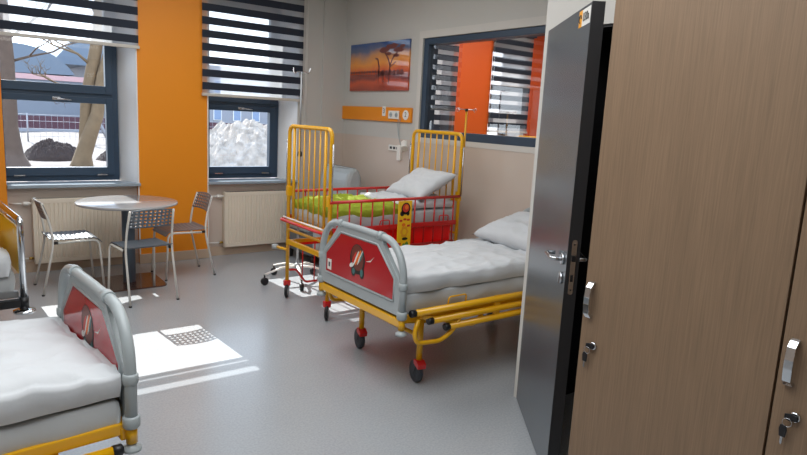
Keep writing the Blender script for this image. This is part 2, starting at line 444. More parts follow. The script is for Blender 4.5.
# observation window in the right wall
r = struct(thing_empty('window_5', (0, 0, 0)))
b = B(); xa, xb = X0+.015, X0+.14
for (a, c, d, e) in ((WY0+.055, WY1-.07, WZ0, WZ0+.075), (WY0+.055, WY1-.07, WZ1-.06, WZ1), (WY0, WY0+.055, WZ0, WZ1), (WY1-.07, WY1, WZ0, WZ1)):
    b.box(xa, xb, a, c, d, e, bev=.003)
b.build('window_frame', M['frame'], r)
g_ = B(); g_.face([g_.bm.verts.new(p) for p in ((X0+.05, WY0+.05, WZ0+.07), (X0+.05, WY1-.06, WZ0+.07), (X0+.05, WY1-.06, WZ1-.055), (X0+.05, WY0+.05, WZ1-.055))])
g_.build('pane', M['obs_glass'], r)
b = B()
b.box(X0-.004, X0+.014, WY0-.06, WY1+.06, WZ1+.001, WZ1+.07); b.box(X0-.004, X0+.014, WY1+.001, WY1+.06, WZ0-.0, WZ1)
b.box(X0-.004, X0+.014, WY0-.06, WY1+.06, WZ0-.05, WZ0-.001)
struct(b.build('trim_7', M['wall_plain']))

# ------------------------------------------------------------------ bathroom door leaf
HX, HY = 2.665, 2.335; LX, LY = 2.142, 1.662
ang = math.atan2(LY-HY, LX-HX); W = math.hypot(LX-HX, LY-HY)
door = struct(thing_empty('door_1', (HX, HY, 0))); door.rotation_euler = (0, 0, ang)
# local: x along leaf from hinge, y = across (minus y is the seen face?)
s = -1
TH = .052
b = B(); b.box(0, W-.002, 0, TH, .008, 2.10, 0, bev=.002)
b.build('leaf', M['leaf'], door)
B().box(W-.003, W+.002, -.0005, TH+.0005, .008, 2.101).build('edge_strip', M['black_edge'], door)
def lever(ysgn, yface, par):
    h = B(); y = yface+ysgn*.004
    h.lathe([(.026, 0), (.026, .009), (.022, .011)], (W-.065, yface, 1.03), (0, ysgn, 0))
    h.tube(bend([(W-.065, yface, 1.03), (W-.065, yface+ysgn*.052, 1.03), (W-.185, yface+ysgn*.052, 1.033), (W-.185, yface+ysgn*.01, 1.033)], .022), .0095, 10)
    h.build('handle', M['steel'], par)
    k = B(); k.lathe([(.026, 0), (.026, .01), (.02, .012)], (W-.065, yface, .945), (0, ysgn, 0))
    k.box(W-.072, W-.058, yface+ysgn*.012-.003, yface+ysgn*.012+.003, .925, .955)
    k.build('keyhole_cover', M['steel'], par)
# which face looks at the camera: the local normal (0,-1) or (0,1)
n_local = V((-math.sin(ang), math.cos(ang)))    # world direction of local +y
toward = -1 if n_local.dot(V((-HX, -HY))) < 0 else 1
if toward == 1: pass
FACE = TH if toward == 1 else 0.0
lever(toward, FACE, door); lever(-toward, TH-FACE, door)
lp = B(); lp.prism([(TH/2+.011*math.cos(a), (1.008+.11 if math.sin(a) >= 0 else 1.008-.11)+.011*math.sin(a)) for a in [2*PI*k/20 for k in range(20)]], lambda u, v, t: V((t, u, v)), W+.002, W+.004)
lpo = lp.build('lock_plate', M['steel'], door)
q = B(); q.box(W+.004, W+.012, TH/2-.008, TH/2+.008, 1.035, 1.06); q.box(W+.004, W+.0055, TH/2-.006, TH/2+.006, .945, .975); q.box(W+.004, W+.0055, TH/2-.003, TH/2+.003, 1.105, 1.111); q.box(W+.004, W+.0055, TH/2-.003, TH/2+.003, .905, .911)
q.build('latch', M['black'], lpo)
yy = FACE+toward*.001
sg = B(); sg.box(W-.19, W-.012, min(yy, FACE), max(yy, FACE), 2.02, 2.088)
sgo = sg.build('number_sign', M['white_plastic'], door)
B().box(W-.19, W-.138, min(yy, FACE)-.0004, max(yy, FACE)+.0004, 2.02, 2.088).build('orange_field', M['print_orange'], sgo)
def text(body, size, mt, parent, M4):
    cu = bpy.data.curves.new('lettering', 'FONT'); cu.body = body; cu.size = size; cu.extrude = .0003; cu.materials.append(mt)
    cu.align_x = 'CENTER'; cu.align_y = 'CENTER'
    t_ = bpy.data.objects.new('tmp', cu); me = bpy.data.meshes.new_from_object(t_); bpy.data.objects.remove(t_)
    o = bpy.data.objects.new('lettering', me); C.objects.link(o); o.parent = parent; o.matrix_local = M4; return o
ty = FACE+toward*.0022
# text x axis must run left-to-right as seen by the reader
rx = V((1, 0, 0)) if toward == -1 else V((-1, 0, 0))
def TM(x, z, y): 
    right = rx if toward == -1 else rx
    upv = V((0, 0, 1)); nn = right.cross(upv)
    m4 = Matrix((right, upv, nn)).transposed().to_4x4(); m4.translation = V((x, y, z)); return m4
text('030a', .05, M['ink'], sgo, TM(W-.075, 2.054, ty))
rg = B(); rg.tube([V((W-.164+.016*math.cos(a), ty, 2.054+.016*math.sin(a))) for a in [2*PI*k/16 for k in range(13)]], .0028, 6)
rg.build('ring_mark', M['ink'], sgo)
hg = B()
for z in (.25, 1.05, 1.85): hg.lathe([(.009, -.05), (.009, .05)], (.0, TH/2 if toward == 1 else TH/2, z), (0, 0, 1), 12)
split(hg.build('hinge', M['steel'], door))

# ------------------------------------------------------------------ wardrobes
def wardrobe(label, y0, y1, hy, kz):
    r = thing('wardrobe', label, 'wardrobe', (1.82, (y0+y1)/2, 0), group='wood laminate wardrobes')
    h = (y1-y0)/2; H = 2.35
    b = B()
    b.box(.02, .60, h-.018, h-.0005, 0, H, bev=.001); b.box(.02, .60, -h+.0005, -h+.018, 0, H); b.box(.02, .60, -h+.019, h-.019, H-.02, H); b.box(.58, .60, -h+.019, h-.019, .0, H-.02); b.box(.04, .58, -h+.019, h-.019, 0, .06)
    b.build('carcass', [M['wood']], r)
    d = B().box(0, .018, -h+.0025, h-.0025, .03, H-.003, bev=.0012).build('door', M['wood'], r)
    y = hy-(y0+y1)/2
    k = B()
    k.prism([(0, .0), (-.012, .004), (-.026, .02), (-.030, .055), (-.030, .08), (-.026, .115), (-.012, .131), (0, .135), (0, .121), (-.010, .118), (-.021, .105), (-.024, .08), (-.024, .055), (-.021, .03), (-.010, .017), (0, .014)],
            lambda u, v, t: V((u, y+t, .938+v)), -.011, .011, bev=.001)
    k.build('handle', M['chrome'], d)
    lk = B(); ly = y-.028; lk.lathe([(.014, 0), (.014, .006), (.011, .008)], (0, ly, kz), (-1, 0, 0))
    lk.build('lock', M['chrome'], d)
    ky = B(); ky.prism([(-.02, -.006), (.0, -.011), (.014, -.008), (.014, .006), (.0, .010), (-.018, .008)], lambda u, v, t: V((-t, ly+u+.008, kz+v)), .012, .016, bev=.001)
    ky.tube([(-.003, ly, kz), (-.014, ly, kz)], .003)
    ky.tube([V((-.018, ly+.012+.012*math.cos(a), kz-.016+.012*math.sin(a))) for a in [2*PI*i/14 for i in range(14)]], .001, 5, closed=True, m=1)
    ky.prism([(-.008, 0), (-.011, -.012), (-.009, -.034), (.007, -.034), (.010, -.012), (.007, 0)], lambda u, v, t: V((-t, ly+.020+u, kz-.026+v)), .015, .019, bev=.001)
    ky.prism([(-.003, 0), (.003, 0), (.003, -.018), (0, -.024), (-.003, -.018)], lambda u, v, t: V((-t, ly+.020+u, kz-.06+v)), .016, .018, m=1)
    ky.build('key', [M['black'], M['steel']], d)
    return r
wardrobe('tall wood laminate wardrobe directly beside the grey door, key hanging in its lock', .673, 1.323, 1.29, .845)
wardrobe('wood laminate wardrobe nearest the camera, cut by the right picture edge', .021, .671, .637, .86)

# ------------------------------------------------------------------ radiators
def radiator(label, x0, x1, z0, z1, y):
    r = thing('radiator', label, 'radiator', ((x0+x1)/2, y, z0), group='panel radiators under the windows')
    w = (x1-x0)/2; H = z1-z0; b = B()
    n = int((x1-x0)/.033); prof = []
    for i in range(n):
        a = -w+.01+(2*w-.02)*i/n; d = (2*w-.02)/n
        prof += [(a, 0), (a+d*.55, 0), (a+d*.68, .007), (a+d*.87, .007)]
    prof += [(w-.01, 0)]
    for (fa, fb) in zip(prof, prof[1:]):
        vs = [b.bm.verts.new(p) for p in ((fa[0], fa[1]-.0, .04), (fb[0], fb[1], .04), (fb[0], fb[1], H-.04), (fa[0], fa[1], H-.04))]
        b.face(vs, 0)
    b.box(-w, w, .0, .018, H-.045, H-.004, bev=.004); b.box(-w, w, .0, .018, 0, .045, bev=.004); b.box(-w, w, .009, .014, .01, H-.01)
    b.build('front_panel', M['rad'], r)
    c = B().box(-w-.002, -w+.012, 0.0, .075, .0, H, bev=.003); c.box(w-.012, w+.002, 0, .075, 0, H, bev=.003); split(c.build('side_cover', M['rad'], r))
    g = B()
    g.box(-w+.01, w-.01, .006, .07, H-.004, H, 0)
    for i in range(40):
        x = -w+.03+(2*w-.06)*i/39; g.box(x, x+.008, .012, .062, H, H+.002, 1)
    g.build('top_grille', [M['rad'], M['rubber']], r)
    v = B(); v.lathe([(.018, 0), (.02, .02), (.018, .055)], (-w-.075, .04, H-.045), (1, 0, 0)); v.tube([(-w-.03, .04, H-.045), (-w, .04, H-.045)], .012); v.build('thermostat_valve', M['white_plastic'], r)
    p = B(); p.tube([(-w-.17, .07, H-.045), (-w-.075, .04, H-.045)], .007, m=0); p.build('pipe', [M['white_plastic'], M['brass']], r); p = B(); p.tube([(-w-.17, .06, .05), (-w-.02, .04, .05)], .007, m=0); p.lathe([(.012, 0), (.014, .015), (.012, .04)], (-w-.045, .04, .05), (1, 0, 0), m=1)
    p.build('pipe', [M['white_plastic'], M['brass']], r)
    return r
radiator('ribbed panel radiator under the window behind the round table', .68, 1.47, .09, .70, 6.54)
radiator('ribbed panel radiator between the orange column and the crib', 2.49, 3.27, .10, .71, 6.54)

# ------------------------------------------------------------------ round table
t = thing('round_table', 'round grey-white table with one thick pole on a flat brown plate', 'table', (1.345, 5.87, 0))
B().lathe([(.40, 0), (.42, .006), (.422, .02), (.415, .026), (.0, .0262)], (0, 0, .722), n=64).build('tabletop', M['table'], t)
b = B(); b.prism([(.055*math.cos(a), .045*math.sin(a)) for a in [2*PI*k/24 for k in range(24)]], lambda u, v, z: V((u, v, z)), .012, .722); b.lathe([(.16, 0), (.17, .01)], (0, 0, .712)); b.build('pole', M['table_pole'], t)
rc = []
for cx, cy, a0 in ((.21, .2, 0), (-.21, .2, 90), (-.21, -.2, 180), (.21, -.2, 270)):
    rc += [(cx+.06*math.cos(math.radians(a0+15*k)), cy+.06*math.sin(math.radians(a0+15*k))) for k in range(7)]
B().prism(rc, lambda u, v, z: V((u, v, z)), 0, .012, bev=.002).build('base_plate', M['table_base'], t)

# ------------------------------------------------------------------ chairs (local +y is the way the sitter faces)
def make_chair(label, seatm):
    r = thing('dining_chair', label, 'chair', group='perforated chairs round the table')
    for sx in (-1, 1):
        x = sx*.185
        B().tube(bend([(sx*.197, -.235, 0), (sx*.19, -.14, .43), (sx*.185, -.165, .60), (sx*.175, -.215, .755)], .12), .0095, 10).build('leg', M['chair_leg'], r)
        B().tube(bend([(sx*.197, .235, 0), (sx*.187, .205, .435), (sx*.187, -.13, .425)], .06, 6), .0095, 10).build('leg', M['chair_leg'], r)
        g = B().lathe([(.012, 0), (.012, .012)], (sx*.197, -.235, 0)); g.lathe([(.012, 0), (.012, .012)], (sx*.197, .235, 0)); split(g.build('foot_cap', M['black'], r))
    # seat
    b = B(); nx, ny = 22, 44; g = []
    for j in range(ny+1):
        v = j/ny; y = -.17+.40*v; row = []
        for i in range(nx+1):
            u = i/nx*2-1; w = .185 if v < .9 else .185
            z = .452-.018*(1-u*u)*math.sin(PI*min(1, v*1.05))*1.0
            z -= max(0, (v-.82)/.18)**2*.045
            z += max(0, (.1-v)/.1)**2*.01
            z += .0022*math.sin(j*PI/2)
            row.append(b.bm.verts.new((u*w, y, z)))
        g.append(row)
    for j in range(ny):
        for i in range(nx):
            b.face([g[j][i], g[j][i+1], g[j+1][i+1], g[j+1][i]], 0, True)
    o = b.build('seat', seatm, r); md = o.modifiers.new('s', 'SOLIDIFY'); md.thickness = .006; md.offset = 0
    # backrest with square holes
    b = B(); nx, ny = 21, 11; HX_ = []; g = []
    for j in range(ny+1):
        v = j/ny; row = []
        for i in range(nx+1):
            u = i/nx*2-1; uu = math.copysign(abs(u), u)
            half = .188-(.02 if j in (0, ny) else 0)
            z = .615+.155*v; y = -.167-.05*v-.028*(1-u*u)+.004
            row.append(b.bm.verts.new((uu*half, y, z-(.012*u*u if v > .9 else 0))))
        g.append(row)
    for j in range(ny):
        for i in range(nx):
            if i % 2 == 1 and 1 <= i <= nx-2 and j % 2 == 1: continue
            b.face([g[j][i], g[j][i+1], g[j+1][i+1], g[j+1][i]], 0, True)
    o = b.build('backrest', seatm, r); md = o.modifiers.new('s', 'SOLIDIFY'); md.thickness = .004; md.offset = 0
    s = B()
    for x in (-.187, .187): s.box(x-.012, x+.012, -.14, -.11, .418, .44)
    split(s.build('seat_bracket', M['black'], r))
    return r
def set_chair(c, x, y, rz, label=None):
    c.location = (x, y, 0); c.scale = (1, 1, 1.02); c.rotation_euler = (0, 0, rz)
    if label: c['label'] = label
c0 = make_chair('grey perforated plastic chair facing the table with its back to the camera', M['chair'])
set_chair(c0, 1.335, 5.37, math.radians(8))
c1 = copy_tree(c0); set_chair(c1, .87, 5.94, math.radians(-88), 'grey plastic chair left of the round table, seen in profile before the radiator')
c2 = copy_tree(c0); set_chair(c2, 1.87, 6.0, math.radians(93), 'grey plastic chair standing against the orange column, right of the round table')
for ch in c2.children:
    if ch.name.split('.')[0] in ('seat', 'backrest'):
        ch.data = ch.data.copy(); ch.data.materials[0] = M['chair_warm']

# ------------------------------------------------------------------ hospital beds (local: foot at x=0, head toward +x)
OUT = [(.456, .49), (.456, .70), (.447, .775), (.408, .852), (.352, .900), (.29, .920)]
def end_board(parent, x, name, panel):
    pts = [V((x, u, z)) for u, z in OUT]+[V((x, 0, .924))]+[V((x, -u, z)) for u, z in OUT[::-1]]
    b = B(); b.tube(bend(pts, .05, 3), .0215, 12)
    b.prism([(-.446, .50), (.446, .50), (.446, .68), (.415, .725), (.262, .872), (.245, .915), (-.245, .915), (-.262, .872), (-.415, .725), (-.446, .68)], lambda u, v, t: V((x+t, u, v)), -.014, .014, bev=.005)
    # raised rim round the panel
    for s in (-1, 1):
        rim = [V((x+s*.014, u, z)) for u, z in ((-.388, .575), (-.388, .71), (-.208, .872), (.208, .872), (.388, .71), (.388, .575))]
        b.tube(rim, .006, 6, closed=True)
    for s in (-1, 1):
        b.lathe([(.023, 0), (.027, .006), (.027, .034), (.023, .04)], (x, s*.456, .655)); b.lathe([(.025, 0), (.030, .006), (.030, .04), (.025, .046)], (x, s*.456, .485))
        b.tube([(x, s*.20, .9235), (x, s*.245, .922)], .0265, 12)
    o = b.build(name, M['grey_plastic'], parent)
    if not panel: return o
    P = [(-.378, .585), (.378, .585), (.378, .703), (.202, .862), (-.202, .862), (-.378, .703)]
    p = B().prism(P, lambda u, v, t: V((x+t, u, v)), -.0155, .0155).build('panel', M['red_panel'], o); p['label'] = 'glossy red panel'
    for s in (-1, 1):
        e = B(); f = lambda u, v, t, s=s: V((x+s*(.0158+t), .0+u*s*1.2, .725+v*1.15))
        def ell(cx, cy, a, c, m, d, rot=0):
            q = []
            for k in range(20):
                w = 2*PI*k/20; xx, yy_ = a*math.cos(w), c*math.sin(w)
                q.append((cx+xx*math.cos(rot)-yy_*math.sin(rot), cy+xx*math.sin(rot)+yy_*math.cos(rot)))
            e.prism(q, f, d, d+.0004, m)
        ell(0, .01, .070, .082, 0, 0); ell(.045, -.055, .022, .032, 0, 0); ell(-.035, -.06, .022, .028, 0, 0)
        ell(0, .018, .058, .070, 4, .0005, .2); ell(.042, -.055, .013, .022, 3, .0005); ell(-.033, -.06, .013, .018, 3, .0005)
        ell(-.030, .012, .010, .042, 1, .001, -.5); ell(-.012, .014, .006, .050, 5, .001, -.5); ell(.006, .02, .009, .052, 2, .001, -.5); ell(.024, .024, .005, .050, 5, .001, -.5); ell(.036, .03, .007, .036, 3, .001, -.5)
        ell(-.052, -.03, .022, .012, 5, .001, .5)  # white smear at lower left is panel glare painted into the emblem
        e.prism([(.075, .015), (.12, .03), (.15, .055), (.118, .022)], f, 0, .0005, 5)
        e.build('emblem', [M['ink'], M['ink_red'], M['ink_orange'], M['ink_teal'], M['ink_brown'], M['ink_white']], p)
        if s == -1:
            k = B().box(x-.0165, x-.0157, .31, .36, .60, .67).build('sticker', M['white_plastic'], p)
            k2 = B(); k2.box(x-.017, x-.0164, .325, .345, .62, .65); k2.build('sticker_mark', M['rubber'], p)
    return o
def caster(parent, x, y, s=1, R=.070, ztop=.45, ang=78):
    B().tube([(x, y, .135), (x, y, ztop)], .019, 12).build('leg', M['yellow'], parent)
    dv = V((math.cos(math.radians(ang)), math.sin(math.radians(ang)), 0)); ax = V((-dv.y, dv.x, 0)); o0 = V((x, y, 0))
    W_ = lambda a, t, z: o0+dv*a+ax*t+V((0, 0, z))
    c = B(); c.lathe([(R*.75, -.019), (R*.97, -.015), (R, -.008), (R, .008), (R*.97, .015), (R*.75, .019)], W_(.03, 0, R), ax, 28)
    c.lathe([(R*.45, -.022), (R*.45, .022)], W_(.03, 0, R), ax, 16)
    co = c.build('caster', M['rubber'], parent)
    f = B()
    for q in (-.023, .023): f.prism([(-.022, .145), (.022, .145), (.045, R-.01), (.018, R-.012)], lambda u, v, t, q=q: W_(u, q+t, v), -.003, .003)
    f.prism([(-.024, .125), (.024, .125), (.024, .15), (-.024, .15)], lambda u, v, t: W_(u, t, v), -.026, .026, bev=.004); f.build('fork', M['rubber'], co)
    B().prism([(-.045, .105), (-.05, .135), (-.02, .155), (.02, .155), (.02, .125), (-.01, .118)], lambda u, v, t: W_(u, t, v), -.028, .028, bev=.004).build('brake_pedal', M['red'], co)
def make_bed(label):
    r = thing('hospital_bed', label, 'bed', group='hospital beds with red panelled foot ends')
    end_board(r, 0, 'footboard', True); end_board(r, 1.87, 'headboard', True)
    b = B()
    b.box(-.012, .035, -.45, .45, .435, .485, bev=.006); b.box(1.84, 1.89, -.45, .45, .435, .485, bev=.006)
    for s in (-1, 1):
        b.box(0, 1.87, s*.43-.014, s*.43+.014, .455, .50, bev=.004)
        b.tube([(0, s*.456, .425), (0, s*.456, .49)], .020); b.tube([(1.87, s*.456, .40), (1.87, s*.456, .49)], .020)
    for x in (.25, 1.55): b.box(x-.02, x+.02, -.43, .43, .425, .455); b.tube([(x, -.325, .30), (x, .325, .30)], .013)
    b.tube(bend([(.25, 0, .30), (.6, 0, .25), (1.2, 0, .25), (1.55, 0, .30)], .1), .016)
    for x in (.5, .9, 1.2): b.box(x, x+.03, -.42, .42, .46, .485)
    b.build('bed_frame', M['yellow'], r)
    k = B()
    for s in (-1, 1):
        k.lathe([(.018, 0), (.032, .006), (.032, .018), (.018, .026), (.014, .034)], (0, s*.456, .388)); k.lathe([(.018, 0), (.032, .006), (.032, .018), (.018, .03)], (1.87, s*.456, .375))
    split(k.build('bumper_roller', M['grey_plastic'], r))
    for x in (.25, 1.55):
        for y in (-.325, .325): caster(r, x, y)
    for s in (-1, 1):
        g = B(); y = s*.482
        for z, xs in ((.518, .06), (.456, .19), (.400, .32)):
            g.tube([(xs, y, z), (xs+1.45, y, z)], .0205, 12, m=0); g.lathe([(.022, 0), (.022, .03), (.015, .036)], (xs+.014, y, z), (-1, 0, 0), 12, m=1)
        g.tube(bend([(.10, y, .48), (.075, y, .39), (.10, y, .335), (.28, y, .32), (.38, y, .38), (.42, y, .45)], .05), .014)
        g.tube(bend([(.12, y-s*.01, .495), (.45, y-s*.01, .40), (.55, y-s*.01, .375), (.61, y-s*.01, .43)], .05), .014)
        for x in (.70, 1.05): g.box(x, x+.05, y-.006, y+.006, .39, .54)
        g.build('side_rail', [M['yellow'], M['black']], r)
        w = B(); w.tube(bend([(.34, s*.452, .49), (.34, s*.462, .575), (.48, s*.462, .575), (.48, s*.452, .49)], .02), .005, 8); w.build('mattress_stop', M['yellow'], r)
    m = B(); cloth(m, .035, 1.84, -.425, .425, .635, .495, 70, 50, .008, 3, 11, rag=.012); 
    m.box(.05, 1.82, -.41, .41, .488, .60)
    m.build('mattress', M['linen2'], r)
    return r
bedA = make_bed('yellow framed hospital bed with red foot panel in front of the barred crib')
bedA.location = (2.045, 3.135, 0)
bedC = copy_tree(bedA); bedC['label'] = 'hospital bed cut off at the lower left, grey foot end with red panel'
bedC.location = (.462, 2.66, 0); bedC.rotation_euler = (0, 0, PI+.083); bedC.scale = (1, 1, .965)
for ch in list(bedC.children):
    if ch.name.split('.')[0] in ('side_rail', 'mattress_stop'): ch.location.z = -.095
    if ch.name.split('.')[0] == 'mattress': ch.location.z = -.035
def duvet(x, y, rz, label, seed, hump, zt=.70, zb=.625):
    b = B(); cloth(b, .03, 1.80, -.44, .44, zt, zb, 130, 84, .022, 3.6, seed, hump=hump, rag=.012)
    o = b.build('duvet', M['linen'], None, (x, y, 0), (0, 0, rz)); tag(o, label, 'bedding', 'white duvets'); return o
duvet(2.045, 3.135, 0, 'rumpled white duvet on the yellow framed bed beside the open door', 3, lambda x, y: -.045*y)
duvet(.462, 2.66, PI+.083, 'creased white duvet on the bed cut off at the lower left', 21, lambda x, y: .02+.03*math.sin(x*2+y*3)-max(0, .3-x)*.06, .655, .585)
b = pillow(B(), .26, .37, .085, 2)
tag(b.build('pillow', M['linen'], None, (3.58, 3.16, .80), (0, math.radians(-16), math.radians(-4))), 'plump white pillow at the head of the bed beside the grey door', 'pillow')
b = pillow(B(), .22, .34, .075, 9)
tag(b.build('pillow', M['linen'], None, (-1.08, 2.53, .77), (0, math.radians(14), 0)), 'white pillow at the far head end of the lower left bed', 'pillow')

# ------------------------------------------------------------------ barred crib (local: foot x=0, head x=1.3)
cr = thing('hospital_crib', 'high yellow and red barred hospital crib by the right wall', 'crib', (2.40, 4.475, 0))
def gate(name, x):
    b = B(); hw = .352
    b.tube(bend([(x, -hw, .11), (x, -hw, 1.49), (x, hw, 1.49), (x, hw, .11)], .07, 6), .0165, 12)
    for y in (-.262, .262): b.tube([(x, y, .70), (x, y, 1.485)], .0125)
    for k in range(5):
        y = -.175+.0875*k; b.tube([(x, y, .70), (x, y, 1.485)], .0065, 8)
    b.box(x-.012, x+.012, -.35, .35, .685, .712, bev=.004); b.box(x-.012, x+.012, -.35, .35, .48, .525, bev=.004); b.box(x-.01, x+.01, -.35, .35, .60, .62, bev=.003)
    for s in (-1, 1): b.box(x-.02, x+.02, s*.345-.022, s*.345+.022, .90, .985, bev=.004)
    o = b.build(name, M['yellow'], cr)
    k = B(); 
    for s in (-1, 1): k.tube([(x-.005, s*.385, .95), (x-.005, s*.385, 1.38)], .006, 8); k.tube([(x-.005, s*.385, 1.36), (x, s*.36, 1.36)], .007, 8)
    split(k.build('latch_rod', M['steel'], o))
gate('foot_gate', 0); gate('head_gate', 1.312)
for s in (-1, 1):
    y = s*.368; b = B()
    b.tube([(-.01, y, .937), (1.31, y, .945)], .0125, 12); b.box(.02, 1.28, y-.008, y+.008, .695, .735, bev=.003)
    zb = .55 if s == -1 else .66
    if s == -1: b.tube([(.05, y, zb), (1.26, y, zb)], .009)
    for k in range(12):
        x = .06+k*.1075; b.tube([(x, y, zb), (x, y, .937)], .0062, 8)
    b.tube(bend([(.46, y-.01*s, .70), (.46, y-.01, .775), (.55, y-.01, .775), (.55, y-.01, .70)], .015), .005); b.tube(bend([(1.08, y-.01, .735), (1.08, y-.01, .785), (1.18, y-.01, .785), (1.18, y-.01, .735)], .015), .005)
    b.build('side_bars', M['red'], cr)
b = B(); y = .375
b.tube(bend([(.0, y, .24), (.10, y, .235), (.19, y, .11), (1.10, y, .11), (1.2, y, .235), (1.3, y, .24)], .03), .010)
b.box(.03, 1.27, y-.008, y+.008, .455, .485)
for k in range(9): b.tube([(.16+k*.12, y, .11 if .16+k*.12 > .19 else .15), (.16+k*.12, y, .47)], .006, 8)
b.build('lower_guard', M['red'], cr)
b = B()
for s in (-1, 1): b.box(.01, 1.29, s*.295-.012, s*.295+.012, .655, .70)
b.box(.01, 1.29, .318, .342, .49, .52)
for k in range(5): b.tube([(1.02+.05*k, .30, .40), (1.02+.05*k, .30, .52)], .006)
b.box(.2, .23, -.33, .33, .67, .69); b.box(1.0, 1.03, -.33, .33, .67, .69)
b.tube([(-.01, .34, .43), (-.05, .47, .435)], .012)
b.build('under_frame', M['yellow'], cr)
B().lathe([(.014, -.02), (.03, -.014), (.03, .014), (.014, .02)], (-.055, .485, .435)).build('bumper_roller', M['grey_plastic'], cr)
b = B(); b.tube(bend([(0, .36, .70), (-.07, .36, .70), (-.07, -.36, .70), (0, -.36, .70)], .04), .013, m=0); b.tube([(-.05, .34, .722), (-.05, -.34, .722)], .008, m=1)
b.build('push_rail', [M['red'], M['white_plastic']], cr)
for x in (0, 1.3):
    for s in (-1, 1):
        c = B(); R = .062; yq = s*.352
        c.lathe([(R*.8, -.014), (R, -.009), (R, .009), (R*.8, .014)], (x, yq, R), (.8, -.6, 0), 24)
        co = c.build('caster', M['black'], cr)
        B().box(x-.028, x+.028, yq-.02, yq+.02, .105, .155, bev=.006).build('brake_pedal', M['red'], co)
        f = B(); f.box(x-.012, x+.012, yq-.012, yq+.012, R*1.6, .125); f.build('fork', M['rubber'], co)
b = B(); b.box(.26, 1.24, -.32, .20, .46, .475, bev=.005)
for q in ((.26, 1.24, -.335, -.325), (.26, 1.24, .205, .215)): b.box(q[0], q[1], q[2], q[3], .46, .685)
b.box(.25, .26, -.335, .215, .46, .685); b.box(1.24, 1.25, -.335, .215, .46, .685)
b.build('storage_tray', M['red_glow'], cr)
pp = B().box(.625, .765, -.392, -.384, .525, .93, bev=.003).build('picture_board', M['yellow_board'], cr); pp['label'] = 'yellow strip with small painted animals and flowers'
e = B(); f = lambda u, v, t: V((.695+u, -.3925-t, v))
def ell(cx, cy, a, c, m, d):
    e.prism([(cx+a*math.cos(2*PI*k/18), cy+c*math.sin(2*PI*k/18)) for k in range(18)], f, d, d+.0004, m)
ell(0.005, .865, .046, .05, 0, 0); ell(-.03, .825, .022, .022, 0, 0); ell(.03, .825, .016, .02, 0, 0); ell(.005, .87, .034, .036, 1, .0006); ell(.012, .877, .018, .02, 2, .0012)
for cx, cy in ((-.04, .765), (.035, .77), (0, .775), (-.045, .57), (.04, .72)): ell(cx-.007, cy, .009, .01, 1, 0); ell(cx+.007, cy, .009, .01, 1, .0001)
for k in range(6): ell(.0+.026*math.cos(k*PI/3), .67+.032*math.sin(k*PI/3), .017, .02, 4, 0)
ell(0, .67, .02, .025, 5, .0006); ell(-.01, .73, .02, .014, 2, 0); ell(.03, .56, .018, .025, 3, 0); ell(.0, .555, .014, .018, 3, .0003); ell(.008, .61, .03, .012, 0, 0)
e.build('painted_motifs', [M['ink'], M['ink_red'], M['ink_orange'], M['ink_green'], M['print_orange'], M['yellow_board']], pp)
b = B(); b.tube([(1.345, -.345, .95), (1.345, -.345, 1.70)], .0085, m=0)
dp = b.build('drip_pole', M['yellow'], cr)
b = B(); b.tube([(1.25, -.345, 1.705), (1.44, -.345, 1.705)], .004, 8); b.lathe([(.014, -.012), (.014, .012)], (1.345, -.345, 1.70), m=1)
for sx in (-1, 1): b.tube([V((1.345+sx*(.1+.016*math.cos(a)), -.345, 1.70+.016*math.sin(a))) for a in [2*PI*k/12 for k in range(10)]], .003, 6)
b.build('hook_bar', [M['chrome'], M['black']], dp)
b = B(); cloth(b, .035, 1.27, -.33, .33, .845, .715, 60, 40, .006, 3, 5); b.box(.05, 1.25, -.32, .32, .702, .80); b.build('mattress', M['linen2'], cr)
b = B(); cloth(b, .72, 1.26, -.325, .325, .90, .85, 50, 40, .025, 4, 7, hump=lambda x, y: .02)
tag(b.build('sheet', M['linen'], None, (2.40, 4.475, 0)), 'white sheet spread on the crib beside the lime blanket', 'bedding')
b = B(); cloth(b, .03, .74, -.335, .335, .885, .80, 70, 46, .04, 5, 31, hump=lambda x, y: .015*math.sin(9*x)*math.cos(6*y), rag=.01)
tag(b.build('blanket', M['lime'], None, (2.40, 4.475, 0)), 'bunched lime green blanket at the foot end of the crib', 'blanket')
b = pillow(B(), .22, .31, .065, 14)
tag(b.build('pillow', M['linen'], None, (3.50, 4.42, 1.03), (0, math.radians(-30), math.radians(-6))), 'white pillow leaning on the barred head end of the crib', 'pillow')

